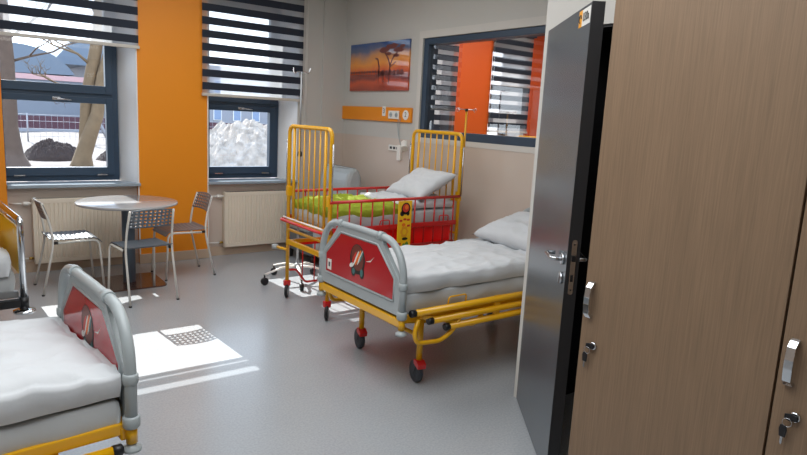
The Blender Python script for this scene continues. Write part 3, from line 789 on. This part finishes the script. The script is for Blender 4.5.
# ------------------------------------------------------------------ drip stand behind the crib
iv = thing('drip_stand', 'slim grey drip stand on castered legs behind the foot of the crib', 'drip stand', (2.72, 5.26, 0), math.radians(20))
b = B(); b.tube([(0, 0, .12), (0, 0, 1.2)], .0125); b.tube([(0, 0, 1.2), (0, 0, 1.97)], .009); b.build('pole', M['pole'], iv)
B().lathe([(.014, 0), (.022, .008), (.022, .04), (.014, .05)], (0, 0, 1.2)).build('height_knob', M['black'], iv)
b = B()
for a in (0, PI/2, PI, 3*PI/2):
    d = V((math.cos(a), math.sin(a), 0))
    b.tube([V((0, 0, 1.965)), d*.05+V((0, 0, 1.97)), d*.085+V((0, 0, 1.955)), d*.10+V((0, 0, 1.97)), d*.105+V((0, 0, 2.0))], .0035, 6)
b.build('hook', M['chrome'], iv)
for k in range(5):
    a = 2*PI*k/5+.25; d = V((math.cos(a), math.sin(a), 0))
    l = B().tube([V((0, 0, .155))+d*.01, d*.16+V((0, 0, .15)), d*.33+V((0, 0, .10))], [.016, .014, .012], 8, flat=.8).build('leg', M['white_plastic'], iv)
    c = B(); p = d*.33; c.lathe([(.03, -.018), (.036, -.012), (.036, .012), (.03, .018)], (p.x, p.y, .036), V((-d.y, d.x, 0)), 16); c.tube([(p.x, p.y, .036), (p.x, p.y, .10)], .008); c.build('caster', M['black'], l)
b = B(); b.lathe([(.03, 0), (.035, .01), (.03, .06), (.014, .075)], (0, 0, .11)); b.build('hub', M['grey_plastic'], iv)

# ------------------------------------------------------------------ armchair behind the crib
ac = thing('armchair', 'blue-grey padded armchair in the corner behind the crib', 'armchair', (3.36, 6.02, 0), 0)
def soft(x0, x1, y0, y1, z0, z1, r): return B().box(x0, x1, y0, y1, z0, z1, bev=r)
o = soft(-.26, .36, -.30, .30, .10, .36, .04).build('base', M['leather_dark'], ac)
for nm, q, r in (('seat_cushion', (-.28, .24, -.27, .27, .34, .50), .05), ('armrest', (-.24, .34, -.38, -.28, .12, .64), .045), ('armrest', (-.24, .34, .28, .38, .12, .64), .045)):
    o = soft(*q, r).build(nm, M['leather'], ac); md = o.modifiers.new('s', 'SUBSURF'); md.levels = 1; md.render_levels = 1
b = B(); b.prism([(.14, .42), (.17, .90), (.21, 1.02), (.27, 1.05), (.33, 1.02), (.37, .93), (.36, .40)], lambda u, v, t: V((u, t, v)), -.30, .30, bev=.045)
b.build('backrest', M['leather'], ac)
b = B()
for x in (-.2, .30):
    for y in (-.25, .25): b.lathe([(.025, 0), (.03, .10)], (x, y, 0))
split(b.build('foot', M['black'], ac))

# ------------------------------------------------------------------ chrome bed at the far left
cb = thing('chrome_bed', 'bed with chrome tube end and yellow panel at the left picture edge', 'bed', (.37, 4.22, 0), math.radians(4))
b = B(); b.tube(bend([(0, 0, .40), (0, 0, .90), (0, .88, .90), (0, .88, .40)], .035), .0185, 12); b.tube([(0, .03, .86), (0, .85, .86)], .008)
b.build('end_frame', M['chrome'], cb)
yp = B().prism([(.022, .56), (.858, .56), (.858, .845), (.022, .845)], lambda u, v, t: V((t, u, v)), -.008, .008).build('end_panel', M['yellow_board'], cb); yp['label'] = 'yellow end panel'
text('1', .05, M['ink_white'], yp, Matrix(((0, 0, -1, -.0085), (-1, 0, 0, .17), (0, 1, 0, .80), (0, 0, 0, 1))))
b = B()
for y in (0, .88): b.lathe([(.026, 0), (.026, .075)], (0, y, .36)); b.box(-.16, -.02, y-.02, y+.02, .375, .42)
split(b.build('corner_clamp', M['black'], cb))
b = B()
for y in (0, .88): b.lathe([(.055, 0), (.06, .006), (.06, .016), (.02, .02)], (0, y, .335))
split(b.build('bumper_disc', M['chrome'], cb))
b = B()
for y in (.06, .82): b.box(-1.95, -.02, y-.02, y+.02, .42, .46)
for x in (-.1, -1.9): b.box(x-.02, x+.02, .06, .82, .415, .455)
b.build('bed_frame', M['pole'], cb)
for x in (-.3, -1.7):
    for y in (.1, .78):
        l = B().tube([(x, y, .09), (x, y, .42)], .018).build('leg', M['pole'], cb); B().lathe([(.045, -.015), (.055, -.01), (.055, .01), (.045, .015)], (x, y, .055), (0, 1, 0)).build('caster', M['rubber'], l)
b = B(); cloth(b, -1.95, -.04, .06, .82, .60, .46, 40, 30, .01, 3, 77); b.build('mattress', M['linen2'], cb)
b = B(); cloth(b, -1.9, -.06, .02, .84, .70, .56, 50, 30, .03, 3, 50)
tag(b.build('duvet', M['linen'], None, (.37, 4.22, 0), (0, 0, math.radians(4))), 'white duvet on the chrome ended bed at the left edge', 'bedding', 'white duvets')

# ------------------------------------------------------------------ right wall fittings
PZ0, PZ1, PY0, PY1 = 1.883, 2.40, 5.255, 6.385
pic = thing('wall_picture', 'sunset savanna picture with dark trees on the right wall', 'picture', (X0, (PY0+PY1)/2, PZ0))
hy, hz = (PY1-PY0)/2, PZ1-PZ0
B().box(-.02, -.001, -hy, hy, 0, hz).build('canvas', sunset_mat(PZ0, PZ1), pic)
e = B(); f = lambda u, v, t: V((-.0205-t*.3, -u, v))     # u to the right as seen
def stroke(pts, w):
    for (a, c) in zip(pts, pts[1:]):
        a = V((*a, 0)); c = V((*c, 0)); d = (c-a).normalized(); n_ = V((-d.y, d.x, 0))
        q = [a+n_*w, a-n_*w, c-n_*w*.8, c+n_*w*.8]; e.prism([(p.x, p.y) for p in q], f, 0, .002)
def blob(cx, cy, a, c, sd):
    random.seed(sd); e.prism([(cx+a*(.7+.5*random.random())*math.cos(2*PI*k/14), cy+c*(.7+.5*random.random())*math.sin(2*PI*k/14)) for k in range(14)], f, 0, .002)
stroke([(.22, .17), (.23, .26), (.20, .33), (.13, .40)], .011); stroke([(.23, .26), (.28, .34), (.36, .40)], .009); stroke([(.24, .25), (.34, .30)], .006)
for i, (cx, cy, a, c) in enumerate(((.12, .43, .09, .03), (.26, .46, .12, .03), (.38, .42, .09, .028), (.20, .385, .06, .018), (.34, .365, .06, .016), (.44, .45, .05, .02))): blob(cx, cy, a, c, i)
stroke([(.02, .16), (.03, .25), (.0, .34)], .012); stroke([(.0, .34), (-.05, .345)], .009); stroke([(.02, .16), (.10, .20)], .02); stroke([(.02, .16), (.015, .09)], .006); stroke([(.10, .19), (.10, .09)], .006); stroke([(.12, .20), (.125, .09)], .005)
stroke([(-.56, .172), (.56, .168)], .004)
for i in range(11):
    x = -.53+i*.055; stroke([(x, .15), (x+.004, .20)], .004); blob(x, .205, .026, .016, 40+i)
for i in range(6): blob(.1+i*.07, .19, .035, .03, 70+i)
stroke([(.22, .17), (.22, .08)], .008)
random.seed(9)
e.build('silhouettes', M['ink_brown'], pic)

sp = thing('service_panel', 'long orange wall strip with sockets below the savanna picture', 'wall panel', (X0, 5.86, 1.56))
B().box(-.022, -.001, -.69, .685, 0, .15, bev=.002).build('strip', M['orange'], sp)
b = B().box(-.035, -.022, -.49, -.30, .03, .115, bev=.004); so = b.build('socket', M['white_plastic'], sp)
b = B()
for y in (-.45, -.35): b.lathe([(.026, 0), (.026, .002)], (-.035, y, .072), (-1, 0, 0))
for y in (-.45, -.35):
    for s_ in (-.01, .01): b.lathe([(.004, .002), (.004, .004)], (-.035, y+s_, .072), (-1, 0, 0), m=1)
b.build('socket_face', [M['grey_plastic'], M['black']], so)
c3 = B().box(-.026, -.022, -.235, -.175, .055, .16).build('number_card', M['white_plastic'], sp)
RM = lambda x, y, z: Matrix(((0, 0, -1, x), (-1, 0, 0, y), (0, 1, 0, z), (0, 0, 0, 1)))
text('3', .075, M['ink'], c3, RM(-.0268, -.205, .108))
c2_ = B().prism([(-.60+.05*math.cos(a), .075+.05*math.sin(a)) for a in [2*PI*k/24 for k in range(24)]], lambda u, v, t: V((-t, u, v)), .022, .026).build('number_disc', M['white_plastic'], sp)
text('2', .07, M['ink'], c2_, RM(-.0268, -.60, .077))

rl = thing('reading_lamp', 'small white reading lamp on a bracket below the orange strip', 'lamp', (X0, 5.34, 1.22))
b = B().box(-.02, -.001, -.04, .21, .035, .095, bev=.004); b.box(-.03, -.001, -.02, .04, -.06, .10, bev=.004)
b.build('bracket', M['white_plastic'], rl)
b = B(); 
for y in (.02, .08, .14): b.box(-.022, -.0195, y, y+.04, .052, .078)
b.build('bracket_slot', M['rubber'], rl)
b = B(); b.tube(bend([(-.02, -.03, .07), (-.06, -.10, .08), (-.10, -.16, .10)], .03), .007); b.build('arm', M['chrome'], rl)
b = B(); b.lathe([(.02, -.02), (.034, 0), (.036, .07), (.038, .09)], (-.09, -.17, .135), (-.35, -.55, -.55)); b.build('lamp_shade', M['white_plastic'], rl)
b = B(); b.tube(bend([(-.03, .035, .385), (-.02, .06, .28), (-.025, .02, .18), (-.02, -.02, .10)], .06), .0035, 8)
b.tube(bend([(-.03, .0, .385), (-.03, .03, .24), (-.02, .0, .12)], .06), .003, 8); b.build('cable', M['grey_plastic'], rl)

# ------------------------------------------------------------------ next room
nc = B(); hw = .34; nc.tube(bend([(0, -hw, .1), (0, -hw, 1.45), (0, hw, 1.45), (0, hw, .1)], .07, 6), .017)
for k in range(7): nc.tube([(0, -.25+k*.083, .6), (0, -.25+k*.083, 1.445)], .007)
nc.box(-.01, .01, -hw, hw, .58, .61)
n0 = thing('crib_reflection', 'yellow barred crib end seen through the observation window', 'crib', (5.9, 5.2, 0))  # crib end added in place of the yellow reflection in the pane
nc.build('head_gate', M['yellow'], n0)
b = B()
b.box(.0, .9, -.32, .32, .5, .62, bev=.02); b.build('mattress', M['linen2'], n0)
b = B()
for x in (.0, .88):
    for y in (-.3, .3): b.tube([(x, y, 0), (x, y, .5)], .015)
split(b.build('leg', M['yellow'], n0))

# ------------------------------------------------------------------ outside
G = -.40
b = B(); n = 90; g = []
for i in range(n+1):
    row = []
    for j in range(n+1):
        x = -25+i*75/n; y = 7.0+(j/n)**1.6*85
        z = G+noise.noise(V((x*.5, y*.5, 0)))*.10+noise.noise(V((x*1.6, y*1.6, 3)))*.05
        if y < 8: z = G
        row.append(b.bm.verts.new((x, y, z)))
    g.append(row)
for i in range(n):
    for j in range(n): b.face([g[i][j], g[i+1][j], g[i+1][j+1], g[i][j+1]], 0, True)
struct(b.build('ground', M['snow']))

def limb(b, pts, rs, m=0):
    out = []; rr = []
    for i in range(len(pts)-1):
        a, c = V(pts[i]), V(pts[i+1])
        for k in range(5):
            t = k/5; p = a.lerp(c, t); out.append(p+V((noise.noise(p*.8), noise.noise(p*.8+V((9, 0, 0))), 0))*.06); rr.append(rs[i]*(1-t)+rs[i+1]*t)
    out.append(V(pts[-1])); rr.append(rs[-1]); b.tube(out, rr, 12, m=m)
def twigs(b, base, d, L, r, depth):
    p = V(base); e_ = p+V(d).normalized()*L
    mid = p.lerp(e_, .5)+V((random.uniform(-1, 1), random.uniform(-1, 1), random.uniform(-.5, .5)))*L*.12
    b.tube([p, mid, e_], [r, r*.75, r*.5], 6)
    if depth:
        for k in range(3):
            nd = V(d).normalized()+V((random.uniform(-.8, .8), random.uniform(-.5, .5), random.uniform(-.35, .7)))
            twigs(b, mid if k == 0 else e_, nd, L*.62, r*.5, depth-1)
def tree(label, parts, mt, br):
    o = thing('bare_tree', label, 'tree', (parts[0][0][0][0], parts[0][0][0][1], G))
    off = -V(o.location)
    b = B()
    for pts, rs in parts: limb(b, [V(p)+off for p in pts], rs)
    b.build('trunk', mt, o)
    b = B()
    for base, d, L in br: twigs(b, V(base)+off, d, L, .05, 3)
    b.build('branches', mt, o); return o
random.seed(12)
tree('thick bare tree trunk at the left side of the left window', [([(1.78, 22, G-.1), (1.80, 22, -.05), (1.78, 22, .8), (1.80, 22, 2.7), (1.72, 22, 5), (1.9, 22, 8)], [.62, .34, .25, .22, .18, .1])], M['bark'],
     [((1.8, 22, 2.6), (1, 0, .35), 1.3), ((1.78, 22, 3.2), (1, .2, .9), 1.6), ((1.8, 22, 3.5), (-1, 0, .8), 1.8), ((1.9, 22, 1.9), (1, 0, -.1), .8), ((1.8, 22, 5), (.5, 0, 1), 2)])
tree('forked mossy tree trunk at the right side of the left window', [
     ([(3.80, 22, G-.1), (3.80, 22, .0), (3.88, 22, 1.5), (4.14, 22, 2.9), (4.30, 22, 3.85), (4.5, 22, 6)], [.26, .18, .17, .19, .17, .1]),
     ([(3.62, 21.8, G-.1), (3.75, 21.8, .0), (4.15, 21.8, 1.2), (4.32, 21.8, 2.4), (4.75, 21.8, 4.2)], [.30, .25, .20, .15, .1])], M['bark_moss'],
     [((4.1, 22, 2.7), (-1, 0, .5), 1.2), ((4.3, 22, 3.8), (1, 0, .9), 1.5), ((4.0, 22, 1.9), (-1, 0, .25), 1.0), ((4.4, 22, 4), (-.6, 0, 1), 1.5)])
def mound(label, cx, cy, rx_, ry_, h, mt, cat, seed, name='dirt_mound'):
    b = B(); n = 110; g = []
    for i in range(n+1):
        row = []
        for j in range(n+1):
            u, v = i/n*2-1, j/n*2-1
            q = max(0, 1-(u*u+v*v))
            w = 1+.3*noise.noise(V((u*2, v*2, seed)))+.14*noise.noise(V((u*7, v*7, seed)))+.09*noise.noise(V((u*17, v*17, seed)))+.05*noise.noise(V((u*37, v*37, seed)))
            row.append(b.bm.verts.new((u*rx_, v*ry_, -.12+h*q**.6*w)))
        g.append(row)
    for i in range(n):
        for j in range(n): b.face([g[i][j], g[i+1][j], g[i+1][j+1], g[i][j+1]], 0, False)
    return tag(b.build(name, mt, None, (cx, cy, G)), label, cat)
mound('dark heap of earth on the pale ground between the two trees', 3.3, 24.6, 1.0, 1.0, .72, M['dirt'], 'earth mound', 1)
mound('small brown heap of earth right of the forked tree', 5.2, 24.2, .7, .8, .5, M['dirt'], 'earth mound', 5)
mound('large pale rubble heap filling the view of the middle window', 6.9, 16.2, 2.6, 2.2, 1.65, M['rubble'], 'rubble heap', 8, 'rubble_heap')
mound('pale rubble heap further back outside the middle window', 9.7, 21.6, 2.4, 2.0, 1.6, M['rubble'], 'rubble heap', 14, 'rubble_heap')
# maroon board fence and wire fence far behind
fn = thing('board_fence', 'long maroon board fence in front of the far buildings', 'fence', (12, 46, G))
b = B(); b.box(-22, 16, 0, .05, .15, .98); b.build('boards', M['maroon'], fn)
b = B(); b.box(-22, 16, -.1, .1, -.1, .16); b.build('plinth', M['bld'], fn)
wf = thing('wire_fence', 'thin wire fence with posts across the yard beyond the trees', 'fence', (6, 34, G))
b = B()
for k in range(9): b.tube([(-10+2.5*k, 0, 0), (-10+2.5*k, 0, 1.35)], .035, 6)
for z in (.3, .65, 1.0, 1.3): b.tube([(-10, 0, z), (10, 0, z)], .010, 4)
for k in range(80): b.tube([(-10+.25*k, 0, .1), (-10+.25*k, 0, 1.3)], .005, 4)
b.build('mesh_panel', M['wire'], wf)
st = thing('play_frame', 'pale A-shaped timber frame standing by the wire fence', 'frame', (6.1, 33, G))
b = B(); b.tube([(-.45, 0, 0), (0, 0, 2.0)], .06, 8); b.tube([(.75, 0, 0), (-.2, 0, 2.1)], .08, 8); b.tube([(-.3, 0, .7), (.5, 0, .6)], .03, 8); b.build('beams', M['bld'], st)
# buildings
h1 = thing('arched_building', 'pale hall with a dark arched roof beyond the left window', 'building', (7, 58, G))
b = B(); b.box(-9, 3.6, 0, 3.2, 0, 3.9); b.build('wall', M['bld2'], h1)
b = B(); b.box(-9, 3.6, -.1, -.01, 3.55, 3.95); b.build('eaves_band', M['pinkroof'], h1)
b = B(); R_ = 4.6; pts = [(-1.6+R_*math.cos(a), 2.3+3.9*math.sin(a)) for a in [PI*k/20 for k in range(21)]]
b.prism([p for p in pts if p[1] > 3.9]+[(-5.6, 3.9)], lambda u, v, t: V((u, t, v)), 0, 3.2); b.build('roof', M['roof'], h1)
h2 = thing('long_low_building', 'long pale building with blue-grey gabled roof, right part of the left window view', 'building', (11.5, 62, G))
b = B(); b.box(-.5, 14, 0, 10, 0, 5.1); b.build('wall', M['bld'], h2)
b = B(); b.prism([(-3.2, 5.1), (-1.6, 7.0), (3, 7.0), (5, 5.1)], lambda u, v, t: V((u, t, v)), -.3, 10); b.build('roof', M['roof'], h2)
h3 = thing('pale_building', 'pale grey building with pairs of windows beyond the rubble heap', 'building', (20, 52, G))
b = B(); b.box(-6, 9, 0, 8, 0, 5.5); b.build('wall', M['bld'], h3)
for k in range(7):
    for z in (1.0, 3.2):
        w = B().box(-4.6+1.7*k, -3.9+1.7*k, -.06, .0, z+.05, z+1.15).build('window', M['ink_white'], h3); B().box(-4.54+1.7*k, -3.96+1.7*k, -.08, -.061, z+.1, z+1.1).build('pane', M['pane_far'], w)

# ------------------------------------------------------------------ light
w = bpy.data.worlds.new('World'); bpy.context.scene.world = w; w.use_nodes = True
nt = w.node_tree; bg = nt.nodes['Background']
tc = nt.nodes.new('ShaderNodeTexCoord'); sx = nt.nodes.new('ShaderNodeSeparateXYZ'); cr_ = nt.nodes.new('ShaderNodeValToRGB')
nt.links.new(tc.outputs['Generated'], sx.inputs[0]); nt.links.new(sx.outputs['Z'], cr_.inputs[0]); nt.links.new(cr_.outputs[0], bg.inputs[0])
cr_.color_ramp.elements[0].color = (.86, .93, 1, 1); cr_.color_ramp.elements[1].color = (.42, .62, .95, 1)
bg.inputs[1].default_value = 3.4
def lamp(name, kind, loc, rot, energy, color=(1, 1, 1), **kw):
    l = bpy.data.lights.new(name, kind); l.energy = energy; l.color = color
    for k, v in kw.items(): setattr(l, k, v)
    o = bpy.data.objects.new(name, l); C.objects.link(o); o.location = loc; o.rotation_euler = rot; return o
d = V((.07, -1.32, -1)).normalized()
s_ = lamp('sun_lamp', 'SUN', (0, 12, 12), (0, 0, 0), 12.0, (1, .96, .9), angle=math.radians(.15)); s_.rotation_euler = d.to_track_quat('-Z', 'Y').to_euler()
for (a, c) in allN:
    lamp('window_portal', 'AREA', ((a+c)/2, 7.02, 1.8), (-PI/2, 0, 0), 1, shape='RECTANGLE', size=c-a, size_y=1.9).data.cycles.is_portal = True
lamp('ceiling_fill', 'AREA', (.6, 1.6, 3.0), (0, 0, 0), 85, (.95, .98, 1), shape='RECTANGLE', size=2.5, size_y=2.5)  # added soft fill, unseen overhead, lifting the indoor light
lamp('ceiling_fill', 'AREA', (1.6, 4.6, 3.0), (0, 0, 0), 50, (.95, .98, 1), shape='RECTANGLE', size=2.5, size_y=2)  # second added fill, nearer the windows
lamp('ceiling_fill', 'AREA', (6.0, 5.0, 3.0), (0, 0, 0), 90, (1, .98, .95), shape='RECTANGLE', size=2, size_y=2)  # unseen fill added to brighten the next room behind the glass

# ------------------------------------------------------------------ camera
cam = bpy.data.cameras.new('camera'); co = bpy.data.objects.new('camera', cam); C.objects.link(co)
yaw, pit, roll = (math.radians(v) for v in (37.076, -9.900, 2.997))
fw = V((math.sin(yaw)*math.cos(pit), math.cos(yaw)*math.cos(pit), math.sin(pit))); rr = V((math.cos(yaw), -math.sin(yaw), 0)); uu = rr.cross(fw)
cr0, sr0 = math.cos(roll), math.sin(roll); R0 = rr*cr0+uu*sr0; U0 = -rr*sr0+uu*cr0
m4 = Matrix((R0, U0, -fw)).transposed().to_4x4(); m4.translation = V((0, 0, 1.6)); co.matrix_world = m4
cam.sensor_fit = 'HORIZONTAL'; cam.sensor_width = 36; cam.lens = 624.09/807*36; cam.clip_start = .05; cam.clip_end = 300
sc = bpy.context.scene; sc.camera = co
sc.view_settings.view_transform = 'Standard'; sc.view_settings.exposure = 0
sc.cycles.max_bounces = 10; sc.cycles.diffuse_bounces = 5; sc.cycles.transparent_max_bounces = 16; sc.cycles.caustics_reflective = False; sc.cycles.caustics_refractive = False; sc.cycles.sample_clamp_indirect = 6
